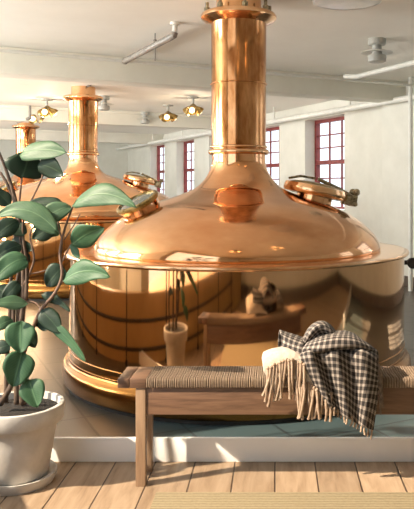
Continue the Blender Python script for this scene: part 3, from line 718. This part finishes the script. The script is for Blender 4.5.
stem([(26, 300, 3.19), (27, 265, 3.2), (23, 235, 3.2), (24, 212, 3.2)], .010, .005, M['bark'])
stem([(14, 345, 3.23), (14, 300, 3.24), (22, 250, 3.24), (16, 218, 3.24)], .010, .005, M['bark'])
stem([(60, 258, 3.13), (62, 240, 3.14), (58, 225, 3.14), (63, 210, 3.15)], .005, .003, M['twig'], 'branch')
stem([(64, 240, 3.13), (74, 225, 3.13), (80, 214, 3.13)], .003, .002, M['twig'], 'branch')
def leaf(B, T, w, mat, tilt=0.0, arch=0.0, fold=0.25, droop=0.0, wid0=0.45):
    """B, T: (px,py,Y) of base and tip; w: width in px; tilt: roll about the midrib (0 = facing the camera); arch px upwards"""
    b3, t3 = P(*B), P(*T)
    ax = t3 - b3; Ln = ax.length; ax.normalize()
    mid = (b3 + t3) / 2; view = (Vector((0, 0, CAMH)) - mid).normalized()
    side = ax.cross(view).normalized(); nrm = side.cross(ax).normalized()
    if nrm.dot(view) < 0: nrm = -nrm
    R = Matrix.Rotation(tilt, 3, ax); side = R @ side; nrm = R @ nrm
    W = w * 1.15 / F * mid.y / 2 / max(abs(math.cos(tilt)), .35)
    ar = arch / F * mid.y
    up = Vector((0, 0, 1))
    bm = BM(); uvl = bm.loops.layers.uv.verify()
    nl, nw = 14, 8
    grid = []
    for i in range(nl + 1):
        s = i / nl
        prof = (math.sin(PI * s ** 0.85) ** 0.62) if 0 < s < 1 else 0.0
        prof *= 1.0 + .12 * math.cos(PI * s)
        row = []
        for j in range(nw + 1):
            q = -1 + 2 * j / nw
            p = b3 + ax * (Ln * s) + up * (ar * 4 * s * (1 - s) + .0035 * q * math.sin(9 * s + w)) + side * (q * W * max(prof, .02)) + nrm * (fold * W * abs(q) * prof - .18 * W * q * q * prof + .06 * W * math.sin(5 * s + 3 * q))
            row.append((bm.verts.new(p), (q * prof, s)))
        grid.append(row)
    for i in range(nl):
        for j in range(nw):
            cs = (grid[i][j], grid[i + 1][j], grid[i + 1][j + 1], grid[i][j + 1])
            f = bm.faces.new([c[0] for c in cs])
            for lp, c in zip(f.loops, cs): lp[uvl].uv = c[1]
    o = link('leaf', bm, mat, plant, 180); solid(o, .0016)
    return o
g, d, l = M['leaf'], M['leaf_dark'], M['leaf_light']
LV = [
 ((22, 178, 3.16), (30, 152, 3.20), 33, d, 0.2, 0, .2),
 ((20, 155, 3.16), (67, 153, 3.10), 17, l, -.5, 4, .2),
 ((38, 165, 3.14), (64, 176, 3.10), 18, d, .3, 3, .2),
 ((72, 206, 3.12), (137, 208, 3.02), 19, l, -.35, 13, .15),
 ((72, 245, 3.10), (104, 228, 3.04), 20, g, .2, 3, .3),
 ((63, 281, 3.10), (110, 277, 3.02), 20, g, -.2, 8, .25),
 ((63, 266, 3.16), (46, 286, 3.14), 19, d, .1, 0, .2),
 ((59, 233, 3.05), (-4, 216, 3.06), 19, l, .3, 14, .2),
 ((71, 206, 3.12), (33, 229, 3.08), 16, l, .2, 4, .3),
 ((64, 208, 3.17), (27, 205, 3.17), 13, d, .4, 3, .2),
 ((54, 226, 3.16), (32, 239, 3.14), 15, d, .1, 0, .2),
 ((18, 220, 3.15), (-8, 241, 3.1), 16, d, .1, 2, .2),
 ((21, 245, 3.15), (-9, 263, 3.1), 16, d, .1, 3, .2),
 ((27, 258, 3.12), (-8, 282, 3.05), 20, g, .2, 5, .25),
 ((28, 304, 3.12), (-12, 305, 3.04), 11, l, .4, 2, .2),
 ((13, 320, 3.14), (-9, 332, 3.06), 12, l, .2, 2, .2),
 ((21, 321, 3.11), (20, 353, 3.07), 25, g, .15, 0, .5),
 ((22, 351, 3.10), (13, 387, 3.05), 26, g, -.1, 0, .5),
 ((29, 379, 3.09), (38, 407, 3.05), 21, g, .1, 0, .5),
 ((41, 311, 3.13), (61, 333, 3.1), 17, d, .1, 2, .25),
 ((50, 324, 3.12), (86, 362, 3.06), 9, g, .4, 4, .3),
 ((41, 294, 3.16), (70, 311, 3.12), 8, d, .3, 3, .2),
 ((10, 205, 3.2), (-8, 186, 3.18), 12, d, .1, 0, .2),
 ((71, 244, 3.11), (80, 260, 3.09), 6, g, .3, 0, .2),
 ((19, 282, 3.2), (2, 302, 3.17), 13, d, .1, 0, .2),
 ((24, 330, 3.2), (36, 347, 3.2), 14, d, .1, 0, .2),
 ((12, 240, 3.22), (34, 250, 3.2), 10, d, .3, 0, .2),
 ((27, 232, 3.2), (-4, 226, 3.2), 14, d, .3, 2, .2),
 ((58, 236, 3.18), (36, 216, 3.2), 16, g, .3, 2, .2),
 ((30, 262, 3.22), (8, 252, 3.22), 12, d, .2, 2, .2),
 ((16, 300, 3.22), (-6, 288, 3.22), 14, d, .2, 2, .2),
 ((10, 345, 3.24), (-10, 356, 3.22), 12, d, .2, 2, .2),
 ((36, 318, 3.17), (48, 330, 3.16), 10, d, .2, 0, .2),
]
for B, T, w, m, ti, ar, fo in LV: leaf(B, T, w, m, ti, ar, fo)

# ------------------------------------------------------------------ light
def light(name, kind, loc, energy, color=(1, 1, 1), **kw):
    d_ = bpy.data.lights.new(name, kind); d_.energy = energy; d_.color = color
    for k, v in kw.items(): setattr(d_, k, v)
    o = bpy.data.objects.new(name, d_); COL.objects.link(o); o.location = loc
    return o
sun = light('sun', 'SUN', (-6, 1, 7), 11.5, (1.0, 0.84, 0.64), angle=math.radians(1.0))
sun.rotation_euler = Vector((1.2, 0.50, -1.0)).to_track_quat('-Z', 'Y').to_euler()
sun2 = light('sun', 'SUN', (9, 8, 7), 22.0, (1.0, 0.95, 0.86), angle=math.radians(0.8))
sun2.rotation_euler = (-V * 1.0 + U * .05 - Vector((0, 0, 1.05))).to_track_quat('-Z', 'Y').to_euler()
for i, (p, e) in enumerate([(tuple(c1.location - Vector((0, 0, .4))), 12), (tuple(c3.location - Vector((0, 0, .4))), 14)]):
    light('lamp_light', 'POINT', p, e, (1.0, 0.80, 0.55), shadow_soft_size=0.035)
for a0, a1 in lw:  # fill lamps added outside the unseen left windows to brighten hall and ceiling
    o = light('window_daylight', 'AREA', H((a0 + a1) / 2, HV0 - .34, 1.7), 320, (1.0, 0.98, 0.93), shape='RECTANGLE', size=2.2, size_y=1.8)
    o.rotation_euler = (V + Vector((0, 0, .45))).to_track_quat('-Z', 'Z').to_euler()
w = bpy.data.worlds.new('sky'); SC.world = w; w.use_nodes = True
bg = w.node_tree.nodes['Background']; bg.inputs[0].default_value = (0.86, 0.93, 1.0, 1); bg.inputs[1].default_value = 2.2

# ------------------------------------------------------------------ camera
cd = bpy.data.cameras.new('camera'); cam = bpy.data.objects.new('camera', cd); COL.objects.link(cam)
cam.location = (0, 0, CAMH); cam.rotation_euler = (PI / 2, 0, 0)
cd.sensor_fit = 'HORIZONTAL'; cd.sensor_width = 36; cd.lens = 36 * F / 414
cd.shift_x = (207 - CX) / 414; cd.shift_y = -(254.5 - HY) / 414
cd.clip_start = 0.05; cd.clip_end = 200
SC.camera = cam
SC.view_settings.view_transform = 'Standard'; SC.view_settings.look = 'None'
SC.view_settings.exposure = 0.0; SC.view_settings.gamma = 1.0; SC.view_settings.use_curve_mapping = False
